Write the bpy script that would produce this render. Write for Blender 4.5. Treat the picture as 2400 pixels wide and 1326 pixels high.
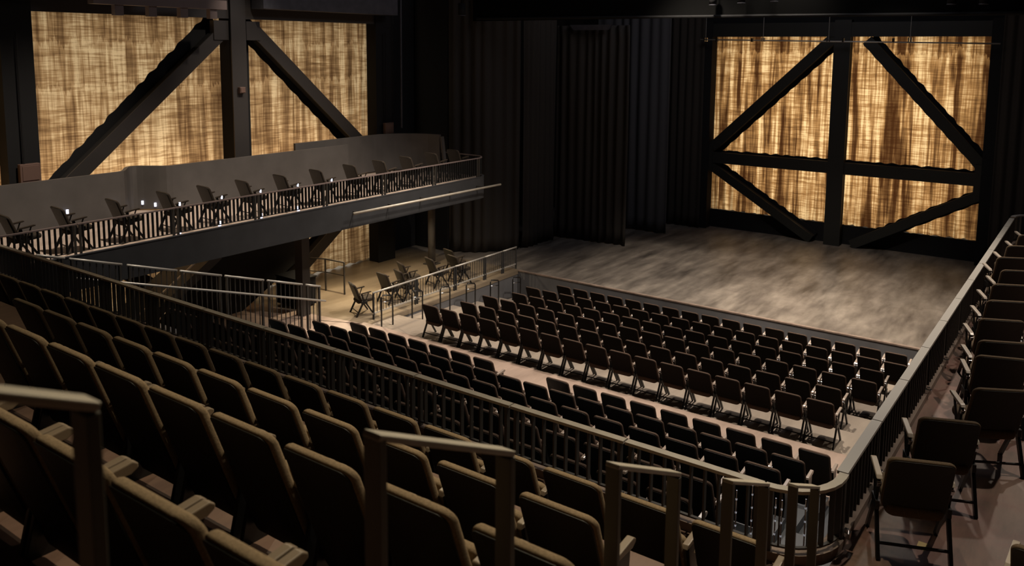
import bpy, math, random
from mathutils import Vector, Matrix
random.seed(7)
for o in list(bpy.data.objects): bpy.data.objects.remove(o)
S = bpy.context.scene
ZUP = 7.9            # the builders work in heights relative to eye level; everything is lifted by this at the end
R_ = math.radians

# ------------------------------------------------------------------ camera
cam_d = bpy.data.cameras.new('camera'); cam = bpy.data.objects.new('camera', cam_d); S.collection.objects.link(cam)
yaw, pit, rol = R_(35.77), R_(7.15), R_(.43)
F = Vector((-math.sin(yaw)*math.cos(pit), math.cos(yaw)*math.cos(pit), -math.sin(pit)))
r0 = Vector((math.cos(yaw), math.sin(yaw), 0)); u0 = r0.cross(F)
Rt = r0*math.cos(rol) + u0*math.sin(rol); Up = -r0*math.sin(rol) + u0*math.cos(rol)
M = Matrix.Identity(4)
for i in range(3): M[i][0], M[i][1], M[i][2] = Rt[i], Up[i], -F[i]
cam.matrix_world = M
cam_d.sensor_width = 36; cam_d.sensor_fit = 'HORIZONTAL'; cam_d.lens = 1969*36/2400
cam_d.shift_y = -(663-359)/2400; cam_d.clip_end = 200; cam_d.clip_start = .05
cam_d.dof.use_dof = True; cam_d.dof.focus_distance = 9.5; cam_d.dof.aperture_fstop = 2.8
S.camera = cam

# ------------------------------------------------------------------ world, exposure, lights
w = bpy.data.worlds.new('world'); S.world = w; w.use_nodes = True
w.node_tree.nodes['Background'].inputs[0].default_value = (.35, .4, .55, 1)
w.node_tree.nodes['Background'].inputs[1].default_value = .004
S.view_settings.view_transform = 'Standard'; S.view_settings.look = 'None'
S.view_settings.gamma = 1; S.view_settings.use_curve_mapping = False
S.view_settings.exposure = 0

def aim(o, to):
    d = Vector(to) - o.location
    o.rotation_euler = d.to_track_quat('-Z', 'Y').to_euler()
def spot(name, loc, to, e, ang, blend=.6, rad=.12, col=(1, .80, .60)):
    d = bpy.data.lights.new(name, 'SPOT'); d.energy = e; d.spot_size = R_(ang); d.spot_blend = blend
    d.shadow_soft_size = rad; d.color = col
    o = bpy.data.objects.new(name, d); S.collection.objects.link(o); o.location = loc; aim(o, to); return o
def area(name, loc, to, e, sx, sy, col=(1, .80, .60), spread=180):
    d = bpy.data.lights.new(name, 'AREA'); d.energy = e; d.shape = 'RECTANGLE'; d.size = sx; d.size_y = sy
    d.color = col; d.spread = R_(spread)
    o = bpy.data.objects.new(name, d); S.collection.objects.link(o); o.location = loc; aim(o, to); return o
WARM = (1, .80, .56); NEUT = (1, .86, .70); CREAM = (1, .84, .58)
# house lights over the balcony
spot('house_light', (-2.6, 7.6, 4.8), (-2.0, 2.6, -2.5), 2300, 70, .9, .07, CREAM)
spot('house_light', (-9.0, 9.2, 4.8), (-7.0, 4.6, -3), 520, 90, .9, .08, CREAM)
spot('house_light', (1.2, 11.0, 3.8), (-.6, 7.8, -3.9), 780, 90, .7, .08, NEUT)
spot('house_light', (.8, 18.5, 3.8), (-.6, 14.5, -3.9), 750, 80, .7, .1, NEUT)
# house lights over the stalls
spot('house_light', (-7.0, 16.8, 4.8), (-7.2, 14.8, -7), 4600, 84, .9, .2, NEUT)
spot('house_light', (-5.5, 17.2, 4.8), (-14.9, 17.8, -7.3), 3600, 46, .9, .2, NEUT)  # extra spot added to brighten the pit side wall
spot('house_light', (-9.5, 18.0, 4.8), (-12.5, 15.0, -7), 3600, 70, .9, .2, NEUT)
spot('house_light', (-3.4, 16.5, 4.2), (-3.4, 12.3, -7), 2400, 70, .9, .2, NEUT)
# stage wash
spot('stage_light', (-4.2, 18.5, 4.8), (-4.8, 22.4, -6.95), 11500, 46, 1, .3, NEUT)
spot('stage_light', (-9.5, 19.0, 4.8), (-9.4, 23.6, -6.95), 6500, 50, 1, .3, NEUT)
spot('stage_light', (-7.0, 21.0, 4.8), (-7.5, 26.0, -6.95), 2600, 50, 1, .3, NEUT)
area('fill_light', (-8, 23.5, 5.4), (-13.5, 28, -3), 100, 3, 3, (.95, .92, 1))  # unseen soft fill, added to lift the black drapes
area('fill_light', (-7.5, 19, 5.6), (-10, 17, -7), 170, 6, 6, (.9, .9, 1))  # unseen soft fill, added over the stalls
# left gallery and the floor below it
spot('gallery_light', (-13.6, 8.5, 4.4), (-17.2, 9.0, -3.9), 2600, 60, .9, .1, NEUT)
spot('gallery_light', (-13.6, 15.5, 4.4), (-17.2, 15.0, -3.9), 3000, 64, .9, .1, NEUT)
spot('frame_light', (-15.6, 13.2, 3.4), (-19.0, 13.9, -.6), 420, 44, .9, .08, NEUT)
spot('under_gallery_light', (-17.0, 15.9, -4.62), (-16.6, 15.6, -6.95), 420, 118, .8, .06, (1, .80, .52))
spot('under_gallery_light', (-16.9, 18.3, -4.62), (-16.6, 18.6, -6.95), 230, 125, .8, .06, (1, .80, .52))
# lamps behind the backlit curtains
for y0 in (6.2, 11.4, 17.0):
    area('curtain_backlight', (-20.75, y0, -3.0), (-19.6, y0, -3.0), 122, 5.4, 8.6, (1, .88, .70))
for y0 in (6.6, 11.4, 16.8):
    area('curtain_footlight', (-20.35, y0, -4.4), (-19.7, y0, -3.2), 95, 4.6, .3, (1, .76, .52))
for x0 in (-10.4, -5.6):
    area('curtain_backlight', (x0, 32.4, -3.0), (x0, 31.3, -3.0), 200, 4.8, 7.4, (1, .84, .62))

# ------------------------------------------------------------------ materials
def mat(name, col, rough=.6, metal=0, spec=.5, noise=None, bump=None):
    m = bpy.data.materials.new(name); m.use_nodes = True; nt = m.node_tree; b = nt.nodes['Principled BSDF']
    b.inputs['Base Color'].default_value = (*col, 1); b.inputs['Roughness'].default_value = rough
    b.inputs['Metallic'].default_value = metal; b.inputs['Specular IOR Level'].default_value = spec
    tc = nt.nodes.new('ShaderNodeTexCoord')
    if noise:
        sc, amt = noise[:2]
        n = nt.nodes.new('ShaderNodeTexNoise'); n.inputs['Scale'].default_value = sc; n.inputs['Detail'].default_value = 6
        cr = nt.nodes.new('ShaderNodeValToRGB')
        cr.color_ramp.elements[0].position = .3; cr.color_ramp.elements[1].position = .72
        cr.color_ramp.elements[0].color = (*[c*(1-amt) for c in col], 1)
        cr.color_ramp.elements[1].color = (*[min(1, c*(1+amt)) for c in col], 1)
        nt.links.new(tc.outputs['Object'], n.inputs['Vector']); nt.links.new(n.outputs['Fac'], cr.inputs['Fac'])
        nt.links.new(cr.outputs['Color'], b.inputs['Base Color'])
    if bump:
        n = nt.nodes.new('ShaderNodeTexNoise'); n.inputs['Scale'].default_value = bump[0]; n.inputs['Detail'].default_value = 3
        bp = nt.nodes.new('ShaderNodeBump'); bp.inputs['Strength'].default_value = bump[1]; bp.inputs['Distance'].default_value = .01
        nt.links.new(tc.outputs['Object'], n.inputs['Vector']); nt.links.new(n.outputs['Fac'], bp.inputs['Height'])
        nt.links.new(bp.outputs['Normal'], b.inputs['Normal'])
    return m
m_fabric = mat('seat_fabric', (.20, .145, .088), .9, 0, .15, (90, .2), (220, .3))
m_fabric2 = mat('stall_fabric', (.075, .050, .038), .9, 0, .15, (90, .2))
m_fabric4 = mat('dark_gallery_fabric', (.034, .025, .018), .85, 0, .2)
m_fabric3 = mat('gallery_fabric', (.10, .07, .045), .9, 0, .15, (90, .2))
m_shell = mat('back_shell', (.010, .0095, .007), .55, 0, .35)
m_shell2 = mat('stall_back_shell', (.010, .0075, .006), .85, 0, .12, (60, .25))
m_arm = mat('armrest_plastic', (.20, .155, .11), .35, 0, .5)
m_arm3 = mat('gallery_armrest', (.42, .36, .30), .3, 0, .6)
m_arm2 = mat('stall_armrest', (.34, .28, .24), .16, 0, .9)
m_leg = mat('black_steel', (.012, .011, .011), .35, .3, .5)
m_chrome = mat('polished_bracket', (.6, .6, .62), .2, 1)
m_rail = mat('rail_cap_steel', (.42, .38, .32), .45, .15, .5, (6, .12))
m_railg = mat('rail_cap_grey', (.42, .40, .37), .4, .25, .5)
m_post = mat('painted_steel', (.050, .046, .042), .5, .2, .5)
m_hand = mat('handrail_steel', (.085, .080, .066), .5, .3, .5)
m_blue = mat('slate_paint', (.030, .031, .035), .6, 0, .4, (3, .15))
m_para = mat('parapet_paint', (.085, .078, .075), .55, 0, .4, (2, .12))
m_truss = mat('truss_steel', (.050, .045, .044), .45, .3, .5)
m_truss2 = mat('rear_truss_steel', (.020, .021, .020), .5, .2, .4)
m_black = mat('black_paint', (.012, .012, .013), .8, 0, .2)
m_boxm = mat('brown_box_metal', (.12, .07, .055), .6)
m_duct = mat('duct_metal', (.07, .07, .085), .5, .3, .5, (5, .2))
m_beam2 = mat('catwalk_metal', (.17, .13, .125), .5)
m_border = mat('border_velour', (.004, .004, .004), .95, 0, .05)
m_curt = mat('black_velour', (.042, .037, .033), .95, 0, .1)
m_curt2 = mat('grey_velour', (.075, .074, .080), .95, 0, .1)
m_tape = mat('yellow_tape', (.6, .46, .2), .7)
m_tapew = mat('pale_tape', (.5, .43, .36), .7)

def emis(name, col, s):
    m = bpy.data.materials.new(name); m.use_nodes = True; nt = m.node_tree; b = nt.nodes['Principled BSDF']
    b.inputs['Emission Color'].default_value = (*col, 1); b.inputs['Emission Strength'].default_value = s; return m
m_led = emis('aisle_light_lens', (.72, .78, 1), 1.4)
m_glint = emis('baluster_glint', (.85, .88, 1), .55)

def floor_mat(name, c1, c2, c3, rough, sc=1.0, boards=False, rot=.5):
    m = bpy.data.materials.new(name); m.use_nodes = True; nt = m.node_tree; b = nt.nodes['Principled BSDF']; L = nt.links.new
    tc = nt.nodes.new('ShaderNodeTexCoord'); mp = nt.nodes.new('ShaderNodeMapping')
    mp.inputs['Rotation'].default_value = (0, 0, rot); mp.inputs['Scale'].default_value = (1.6*sc, .35*sc, 1)
    L(tc.outputs['Object'], mp.inputs['Vector'])
    n1 = nt.nodes.new('ShaderNodeTexNoise'); n1.inputs['Scale'].default_value = 1.0; n1.inputs['Detail'].default_value = 8; n1.inputs['Roughness'].default_value = .62
    n2 = nt.nodes.new('ShaderNodeTexNoise'); n2.inputs['Scale'].default_value = .9*sc; n2.inputs['Detail'].default_value = 9; n2.inputs['Roughness'].default_value = .7
    n2.inputs['Distortion'].default_value = .6
    L(mp.outputs[0], n1.inputs['Vector']); L(tc.outputs['Object'], n2.inputs['Vector'])
    r1 = nt.nodes.new('ShaderNodeValToRGB'); r1.color_ramp.elements[0].position = .32; r1.color_ramp.elements[1].position = .7
    r1.color_ramp.elements[0].color = (*c1, 1); r1.color_ramp.elements[1].color = (*c2, 1)
    mx = nt.nodes.new('ShaderNodeMix'); mx.data_type = 'RGBA'; mx.inputs['B'].default_value = (*c3, 1)
    r2 = nt.nodes.new('ShaderNodeMapRange'); r2.inputs[1].default_value = .45; r2.inputs[2].default_value = .72; r2.inputs[4].default_value = .75
    L(n2.outputs['Fac'], r2.inputs[0]); L(n1.outputs['Fac'], r1.inputs[0]); L(r1.outputs[0], mx.inputs['A']); L(r2.outputs[0], mx.inputs['Factor'])
    L(mx.outputs['Result'], b.inputs['Base Color'])
    rr = nt.nodes.new('ShaderNodeMapRange'); rr.inputs[3].default_value = rough-.08; rr.inputs[4].default_value = rough+.14
    L(n2.outputs['Fac'], rr.inputs[0]); L(rr.outputs[0], b.inputs['Roughness'])
    b.inputs['Specular IOR Level'].default_value = .5
    return m
m_stage = floor_mat('stage_floor_paint', (.050, .043, .038), (.27, .235, .20), (.10, .085, .075), .36, 1.3, rot=.9)
m_deck = floor_mat('gallery_deck_paint', (.42, .33, .27), (.62, .50, .42), (.5, .4, .34), .45)
m_slate = mat('slate_wall_paint', (.11, .11, .118), .6, 0, .4, (2, .15))
m_pit = floor_mat('stalls_concrete', (.20, .165, .135), (.34, .285, .235), (.26, .22, .19), .42)
m_walk = floor_mat('walkway_concrete', (.24, .175, .14), (.45, .335, .275), (.36, .27, .225), .45, 1.4)
m_plat = floor_mat('platform_boards', (.13, .10, .07), (.30, .24, .17), (.20, .16, .11), .28, 1.2)
m_gal = floor_mat('gallery_concrete', (.075, .046, .036), (.27, .175, .135), (.24, .10, .085), .42, 2.2)
m_balc = floor_mat('balcony_concrete', (.085, .048, .034), (.19, .115, .08), (.15, .085, .06), .5, 2)
m_curb = floor_mat('curb_concrete', (.14, .10, .08), (.27, .20, .16), (.2, .15, .12), .6, 3)
m_step = mat('aisle_step_vinyl', (.04, .046, .056), .4, 0, .5)

def cloth_mat(name, axis, c_lo, c_mid, c_hi, vs, seed, bands, vdark, hdark):
    """woven fibre cloth that lets the lamps behind it through"""
    m = bpy.data.materials.new(name); m.use_nodes = True; nt = m.node_tree; L = nt.links.new
    for n in list(nt.nodes): nt.nodes.remove(n)
    out = nt.nodes.new('ShaderNodeOutputMaterial'); tr = nt.nodes.new('ShaderNodeBsdfTranslucent'); df = nt.nodes.new('ShaderNodeBsdfDiffuse')
    mix = nt.nodes.new('ShaderNodeMixShader'); mix.inputs[0].default_value = .25
    tc = nt.nodes.new('ShaderNodeTexCoord'); sp = nt.nodes.new('ShaderNodeSeparateXYZ'); L(tc.outputs['Object'], sp.inputs[0])
    cb = nt.nodes.new('ShaderNodeCombineXYZ'); L(sp.outputs[axis], cb.inputs[0]); L(sp.outputs[2], cb.inputs[2]); cb.inputs[1].default_value = seed
    def nz(sx, sz, det, dist=0, r=.6):
        mp = nt.nodes.new('ShaderNodeMapping'); mp.inputs['Scale'].default_value = (sx, 1, sz); L(cb.outputs[0], mp.inputs[0])
        n = nt.nodes.new('ShaderNodeTexNoise'); n.inputs['Scale'].default_value = 1; n.inputs['Detail'].default_value = det
        n.inputs['Distortion'].default_value = dist; n.inputs['Roughness'].default_value = r; L(mp.outputs[0], n.inputs['Vector']); return n.outputs['Fac']
    def mth(op, a, b_):
        n = nt.nodes.new('ShaderNodeMath'); n.operation = op
        for i, v in enumerate((a, b_)):
            if isinstance(v, (int, float)): n.inputs[i].default_value = v
            else: L(v, n.inputs[i])
        return n.outputs[0]
    def rng(v, a, b_, c, d):
        n = nt.nodes.new('ShaderNodeMapRange'); L(v, n.inputs[0])
        for i, q in enumerate((a, b_, c, d)): n.inputs[i+1].default_value = q
        return n.outputs[0]
    v1 = rng(nz(3.6*vs, .20, 3, .25), .40, .60, vdark, 1)      # fold shadows painted in as vertical streaks
    v2 = rng(nz(15*vs, .6, 3), .38, .60, .42, 1)
    h1 = rng(nz(.9, 7, 4, .2), .36, .56, hdark, 1)             # horizontal fibres
    h2 = rng(nz(1.6, 30, 2), .36, .58, .58, 1.05)
    p1 = rng(nz(.35, .8, 4, .5), .3, .7, .6, 1.15)           # broad patches
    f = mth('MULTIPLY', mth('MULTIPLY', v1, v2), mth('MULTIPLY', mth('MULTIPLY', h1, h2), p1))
    # torn sheet edges that overlap: each sheet starts at a ragged line and is lighter just under it
    rag = rng(nz(4.5, .01, 5, 0, .75), .25, .8, -.28, .5)
    for zb in bands:
        d = mth('SUBTRACT', mth('ADD', rag, zb), sp.outputs[2])
        up = rng(d, 0, .03, 0, 1); dn = rng(d, .03, .35, 1, 0)
        f = mth('ADD', f, mth('MULTIPLY', mth('MULTIPLY', up, dn), .17))
    cr = nt.nodes.new('ShaderNodeValToRGB'); e = cr.color_ramp.elements
    e[0].position = .03; e[0].color = (*c_lo, 1); e[1].position = .72; e[1].color = (*c_hi, 1)
    q = cr.color_ramp.elements.new(.30); q.color = (*c_mid, 1)
    L(f, cr.inputs[0]); L(cr.outputs[0], tr.inputs[0]); L(cr.outputs[0], df.inputs[0])
    L(tr.outputs[0], mix.inputs[1]); L(df.outputs[0], mix.inputs[2]); L(mix.outputs[0], out.inputs[0])
    return m
m_clothL = cloth_mat('left_fibre_cloth', 1, (.09, .045, .02), (.42, .28, .15), (.80, .65, .43), .85, 3.1, (.0, -1.05), .30, .50)
m_clothR = cloth_mat('rear_fibre_cloth', 0, (.06, .025, .01), (.42, .25, .11), (.95, .76, .48), 1.0, 9.4, (-.15,), .10, .66)

# ------------------------------------------------------------------ mesh helpers
class MB:
    def __init__(s): s.v = []; s.f = []
    def box(s, x0, x1, y0, y1, z0, z1):
        n = len(s.v); s.v += [(x, y, z) for z in (z0, z1) for y in (y0, y1) for x in (x0, x1)]
        s.f += [[n+i for i in q] for q in ((0, 2, 3, 1), (4, 5, 7, 6), (0, 1, 5, 4), (2, 6, 7, 3), (0, 4, 6, 2), (1, 3, 7, 5))]; return s
    def bar(s, a, b, w, h, up=(0, 0, 1), ch=0):
        a, b = Vector(a), Vector(b); d = (b-a).normalized(); u = Vector(up)
        if abs(d.dot(u)) > .98: u = Vector((0, 1, 0))
        sx = d.cross(u).normalized(); uz = sx.cross(d)
        if ch: pr = [(-w+ch, -h), (w-ch, -h), (w, -h+ch), (w, h-ch), (w-ch, h), (-w+ch, h), (-w, h-ch), (-w, -h+ch)]; k = .5; pr = [(p*1., q*1.) for p, q in pr]
        else: pr = [(-w, -h), (w, -h), (w, h), (-w, h)]
        n = len(s.v); m = len(pr)
        for P in (a, b): s.v += [tuple(P + sx*p*.5 + uz*q*.5) for p, q in pr]
        s.f.append([n+i for i in range(m)]); s.f.append([n+m+i for i in range(m)][::-1])
        for i in range(m): j = (i+1) % m; s.f.append([n+i, n+m+i, n+m+j, n+j])
        return s
    def tube(s, pts, r, k=8):
        pts = [Vector(p) for p in pts]; n = len(s.v)
        for i, p in enumerate(pts):
            d = (pts[min(i+1, len(pts)-1)] - pts[max(i-1, 0)]).normalized()
            u = Vector((0, 0, 1)) if abs(d.z) < .95 else Vector((0, 1, 0))
            a = d.cross(u).normalized(); b = a.cross(d)
            s.v += [tuple(p + a*r*math.cos(t*2*math.pi/k) + b*r*math.sin(t*2*math.pi/k)) for t in range(k)]
        for i in range(len(pts)-1):
            for t in range(k): q = (t+1) % k; s.f.append([n+i*k+t, n+(i+1)*k+t, n+(i+1)*k+q, n+i*k+q])
        s.f.append([n+t for t in range(k)]); s.f.append([n+(len(pts)-1)*k+t for t in range(k)][::-1]); return s
    def sweep(s, pts, w, h):
        """horizontal flat bar along a path, w across, h thick"""
        pts = [Vector(p) for p in pts]; n = len(s.v)
        for i, p in enumerate(pts):
            d = (pts[min(i+1, len(pts)-1)] - pts[max(i-1, 0)]); d.z = 0; d.normalize(); a = Vector((d.y, -d.x, 0))
            s.v += [tuple(p + a*q*w/2 + Vector((0, 0, t*h/2))) for q, t in ((-1, -1), (1, -1), (1, 1), (-1, 1))]
        for i in range(len(pts)-1):
            for t in range(4): q = (t+1) % 4; s.f.append([n+i*4+t, n+(i+1)*4+t, n+(i+1)*4+q, n+i*4+q])
        s.f.append([n, n+1, n+2, n+3]); e = n+(len(pts)-1)*4; s.f.append([e+3, e+2, e+1, e]); return s
    def prism(s, poly, axis, a, b):
        """polygon in the two other axes, extruded along axis from a to b"""
        n = len(s.v); m = len(poly)
        def P(p, q):
            l = list(p); l.insert(axis, q); return tuple(l)
        s.v += [P(p, a) for p in poly] + [P(p, b) for p in poly]
        s.f.append([n+i for i in range(m)]); s.f.append([n+m+i for i in range(m)][::-1])
        for i in range(m): j = (i+1) % m; s.f.append([n+i, n+m+i, n+m+j, n+j])
        return s
    def build(s, name, m, parent=None, smooth=False, bevel=0):
        me = bpy.data.meshes.new(name); me.from_pydata(s.v, [], s.f); me.validate()
        import bmesh
        bm = bmesh.new(); bm.from_mesh(me); bmesh.ops.recalc_face_normals(bm, faces=bm.faces); bm.to_mesh(me); bm.free()
        me.materials.append(m)
        if smooth:
            for p in me.polygons: p.use_smooth = True
        o = bpy.data.objects.new(name, me); S.collection.objects.link(o)
        if parent: o.parent = parent
        if bevel:
            b = o.modifiers.new('b', 'BEVEL'); b.width = bevel; b.segments = 2; b.limit_method = 'ANGLE'
        return o
def tag(o, label, cat, group=None, kind=None):
    if label: o['label'] = label
    if cat: o['category'] = cat
    if group: o['group'] = group
    if kind: o['kind'] = kind
    return o
def empty(name, label, cat, loc=(0, 0, 0), rz=0, group=None):
    o = bpy.data.objects.new(name, None); S.collection.objects.link(o); o.location = loc; o.rotation_euler = (0, 0, rz)
    o.empty_display_size = .1
    return tag(o, label, cat, group)
def struct(name, mb, m, label, cat='floor'):
    return tag(mb.build(name, m), label, cat, None, 'structure')
def recenter(o):
    """put a mesh object's origin at the foot of its own box"""
    vs = o.data.vertices; c = Vector(((min(v.co.x for v in vs)+max(v.co.x for v in vs))/2, (min(v.co.y for v in vs)+max(v.co.y for v in vs))/2, min(v.co.z for v in vs)))
    for v in vs: v.co -= c
    o.location = c; return o
def copy_tree(o, parent=None):
    c = o.copy(); S.collection.objects.link(c); c.parent = parent
    for ch in o.children: copy_tree(ch, c)
    return c
ORD = ['first', 'second', 'third', 'fourth', 'fifth', 'sixth', 'seventh', 'eighth', 'ninth', 'tenth', 'eleventh', 'twelfth', 'thirteenth',
       'fourteenth', 'fifteenth', 'sixteenth', 'seventeenth', 'eighteenth', 'nineteenth', 'twentieth', 'twenty-first', 'twenty-second', 'twenty-third']

# ------------------------------------------------------------------ the building
X0, X1, Y0, Y1 = -21.2, 3.4, -2.6, 33.0
PZ = -6.95                                          # stage and platform level
struct('wall_left', MB().box(X0-.2, X0, Y0, Y1, -8, 6), m_black, 'black wall behind the left backlit curtain', 'wall')
struct('wall_right', MB().box(X1, X1+.2, Y0, Y1, -8, 6), m_black, 'black side wall behind the right gallery', 'wall')
struct('wall_back', MB().box(X0, X1, Y1, Y1+.2, -8, 6), m_black, 'black wall behind the rear backlit curtain', 'wall')
struct('wall_front', MB().box(X0, X1, Y0-.2, Y0, -8, 6), m_black, 'black wall behind the balcony', 'wall')
struct('ceiling', MB().box(X0, X1, Y0, Y1, 6, 6.2), m_black, 'black ceiling high above the auditorium', 'ceiling')
# rear stage wall round the window opening, and its low black plinth
rw = MB()
rw.box(-16.5, -12.75, 31.15, 31.3, PZ, 3); rw.box(-3.42, X1, 31.15, 31.3, PZ, 3); rw.box(-12.75, -3.42, 31.15, 31.3, .52, 3)
rw.box(-12.75, -3.42, 31.15, 31.3, PZ, -6.25)
struct('wall_rear_stage', rw, m_black, 'black rear stage wall around the backlit curtain opening', 'wall')
# left wall pieces between the window and the stage
lw = MB(); lw.box(-19.9, -19.75, 19.7, 31.3, PZ, 3); lw.box(-19.9, -19.75, Y0, 19.7, .72, 3)
struct('wall_left_stage', lw, m_black, 'black side wall right of the left backlit curtain', 'wall')
# floors
st = MB().prism([(-19.9, 21.14), (1.6, 21.14), (1.6, 31.2), (-19.9, 31.2)], 2, PZ-.12, PZ)
struct('floor_stage', st, m_stage, 'scuffed grey-brown stage floor below the rear curtain', 'stage floor')
struct('trim_1', MB().box(-14.9, 1.6, 21.06, 21.138, -7.9, PZ-.03), m_slate, 'slate grey wall of the sunken seating below the stage edge', 'wall')
struct('trim_2', MB().box(-14.92, 1.6, 21.05, 21.14, PZ-.03, PZ+.004), m_curb, 'pale worn edge strip along the front of the stage', 'edge strip')
struct('floor_platform', MB().prism([(-19.9, 13.7), (-14.9, 14.5), (-14.9, 21.14), (-19.9, 21.14)], 2, PZ-.12, PZ), m_plat,
       'tan floor under the left gallery reflecting the curtain', 'floor')
struct('wall_pit', MB().box(-15.0, -14.915, 14.5, 21.06, -7.9, PZ-.122), m_slate, 'slate grey side wall between platform railing and sunken seats', 'wall')
tr = MB()
TY = [14.5, 15.62, 16.74, 17.86, 18.98, 20.1, 21.06]; TZ = [-6.98, -7.13, -7.28, -7.44, -7.6, -7.76]
for i in range(6): tr.box(-14.9, 1.6, TY[i], TY[i+1], -8, TZ[i])
struct('floor', tr, m_pit, 'stepped beige floor under the sunken block of chairs', 'floor')
wk = MB().box(-15.0, 1.6, 12.33, 14.49, -8, -6.9).prism([(-19.9, 12.33), (-15.0, 12.33), (-15.0, 14.5), (-14.9, 14.5), (-19.9, 13.7)], 2, -7.9, -6.945).box(-19.9, -15.6, 4.0, 12.33, -7.9, -6.945)
struct('floor_walkway', wk, m_walk, 'pinkish cross aisle between the two seating blocks', 'floor')
gt = MB()
GY = [12.33, 11.28, 10.2, 9.15, 8.1, 7.0, 5.4]; GZ = [-6.6, -6.28, -5.92, -5.56, -5.22, -4.95]
for i in range(6): gt.box(-15.6, -3.02, GY[i+1], GY[i], -8, GZ[i])
struct('floor_rear_stalls', gt, m_step, 'stepped slate floor under the rear block of seats', 'floor')
gs = MB()
for i in range(6):
    gs.box(-3.02, 1.6, GY[i+1], GY[i], -8, GZ[i]-.14)
struct('floor_aisle_steps', gs, m_step, 'slate blue aisle steps right of the rear seats', 'steps')
# balcony decks, one tread per row of seats
bt = MB()
BY = [6.12, 4.56, 3.18, 2.2, 1.15, .2, -2.6]; BZ = [-3.886, -3.21, -2.754, -2.34, -1.95, -1.6]
for i in range(6): bt.box(-19.8, 3.4, BY[i+1], BY[i], -4.35 if i == 0 else BZ[i-1]-.3, BZ[i])
struct('floor_balcony', bt, m_balc, 'reddish brown stepped balcony floor under the near seats', 'floor')
# right gallery deck with its pale kerb
gd = MB().prism([(-1.5, 6.12), (3.4, 6.12), (3.4, 20.4), (-.6, 20.4), (-1.25, 20.1), (-1.5, 19.4)], 2, -4.35, -3.886)
struct('floor_gallery', gd, m_gal, 'mottled reddish concrete floor of the right gallery', 'floor')

def arc(cx, cy, r, a0, a1, n): return [(cx+r*math.cos(R_(a0+(a1-a0)*i/n)), cy+r*math.sin(R_(a0+(a1-a0)*i/n))) for i in range(n+1)]
cp = [(-15.4, 6.10)] + [(-1.96, 6.10)] + arc(-1.96, 6.52, .42, -90, 0, 8)[1:] + [(-1.54, 19.2)] + arc(-1.04, 19.2, .5, 180, 100, 6)[1:] + [(.4, 19.72)]
kb = MB().sweep([(x, y, -3.86) for x, y in cp], .13, .09)
tag(kb.build('trim_3', m_curb), 'pale kerb below the balcony railing', 'kerb', None, 'structure')

# ------------------------------------------------------------------ near guard railings, panel by panel
RZ = -3.3; RB = -3.82
def rail_panel(path, label, nb, cap=m_rail, group='balcony railing panels', ztop=RZ, zbot=RB, bd=.045, bw=.014, capw=.072, posts=True, name='guard_rail_panel', bar=None):
    bar = bar or m_post
    """path: plan points of the panel"""
    t = empty(name, label, 'railing', (path[0][0], path[0][1], zbot), 0, group)
    ox, oy = path[0]
    P = [Vector((x-ox, y-oy, 0)) for x, y in path]; H = ztop-zbot
    MB().sweep([(p.x, p.y, H-.008) for p in P], capw, .026).build('top_rail', cap, t)
    MB().sweep([(p.x, p.y, .05) for p in P], .03, .014).build('bottom_rail', m_post, t)
    seg = [(P[i+1]-P[i]).length for i in range(len(P)-1)]; tot = sum(seg)
    def at(s_):
        i = 0
        while i < len(seg)-1 and s_ > seg[i]: s_ -= seg[i]; i += 1
        d = (P[i+1]-P[i]).normalized(); return P[i]+d*s_, d
    if posts:
        for s_ in (.045, tot-.045):
            p, d = at(s_)
            MB().bar((p.x, p.y, 0), (p.x, p.y, H-.02), .05, .03, d).build('post', m_post, t)
    for k in range(nb):
        p, d = at(tot*(k+1)/(nb+1)); nrm = Vector((d.y, -d.x, 0))
        m = MB(); a = p; q = nrm*bd/2; r = d*bw/2; n = len(m.v)
        m.v += [tuple(a+i*q+j*r+Vector((0, 0, z))) for z in (.05, H-.02) for i, j in ((-1, -1), (1, -1), (1, 1), (-1, 1))]
        m.f += [[0, 1, 2, 3], [7, 6, 5, 4], [0, 4, 5, 1], [1, 5, 6, 2], [2, 6, 7, 3], [3, 7, 4, 0]]
        m.build('baluster', bar, t)
    return t
yR = 1.84*3.3
npan = 11
for i in range(npan):
    xb = -1.965 - 1.195*i; xa = xb - 1.195
    rail_panel([(xa+.008, yR), (xb-.008, yR)], '%s panel from the rounded corner of the railing in front of the balcony seats' % ORD[i].capitalize() if 0 else
               ORD[i]+' railing panel left of the rounded corner, in front of the balcony seats', 9)
rail_panel([(-1.955, yR)] + arc(-1.96, 6.52, .448-.0, -90, 0, 8)[1:] + [(-1.512, 6.60)], 'curved corner panel of the balcony railing', 6)
for i in range(11):
    ya = 6.615 + 1.16*i; yb = min(ya + 1.145, 19.2)
    rail_panel([(-1.53, ya), (-1.53, yb)], ORD[i]+' railing panel past the rounded corner, beside the right gallery chairs', 9, m_railg, 'right gallery railing panels', capw=.085, bd=.085, bw=.012)
rail_panel([(-1.53, 19.38)] + [(-1.53, 19.4)] + arc(-1.08, 19.4, .45, 180, 95, 6)[1:] + [(.2, 19.86)], 'far curved end panel of the right gallery railing', 16, m_railg, 'right gallery railing panels', capw=.085)
for i in range(11):
    y = 6.6 + 1.16*i
    b = MB().box(-1.50, -1.44, -.03, .03, 0, .045); b.box(-1.485, -1.455, -.015, .015, .045, .07)
    o = b.build('rail_foot_bolt', m_chrome); o.location = (0, y, -3.815)
    for v in o.data.vertices: v.co.x += 1.47
    o.location.x = -1.47
    tag(o, 'shiny bolt at the foot of the right gallery railing, ' + ORD[i] + ' from the corner', 'bolt', 'railing foot bolts')

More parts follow.
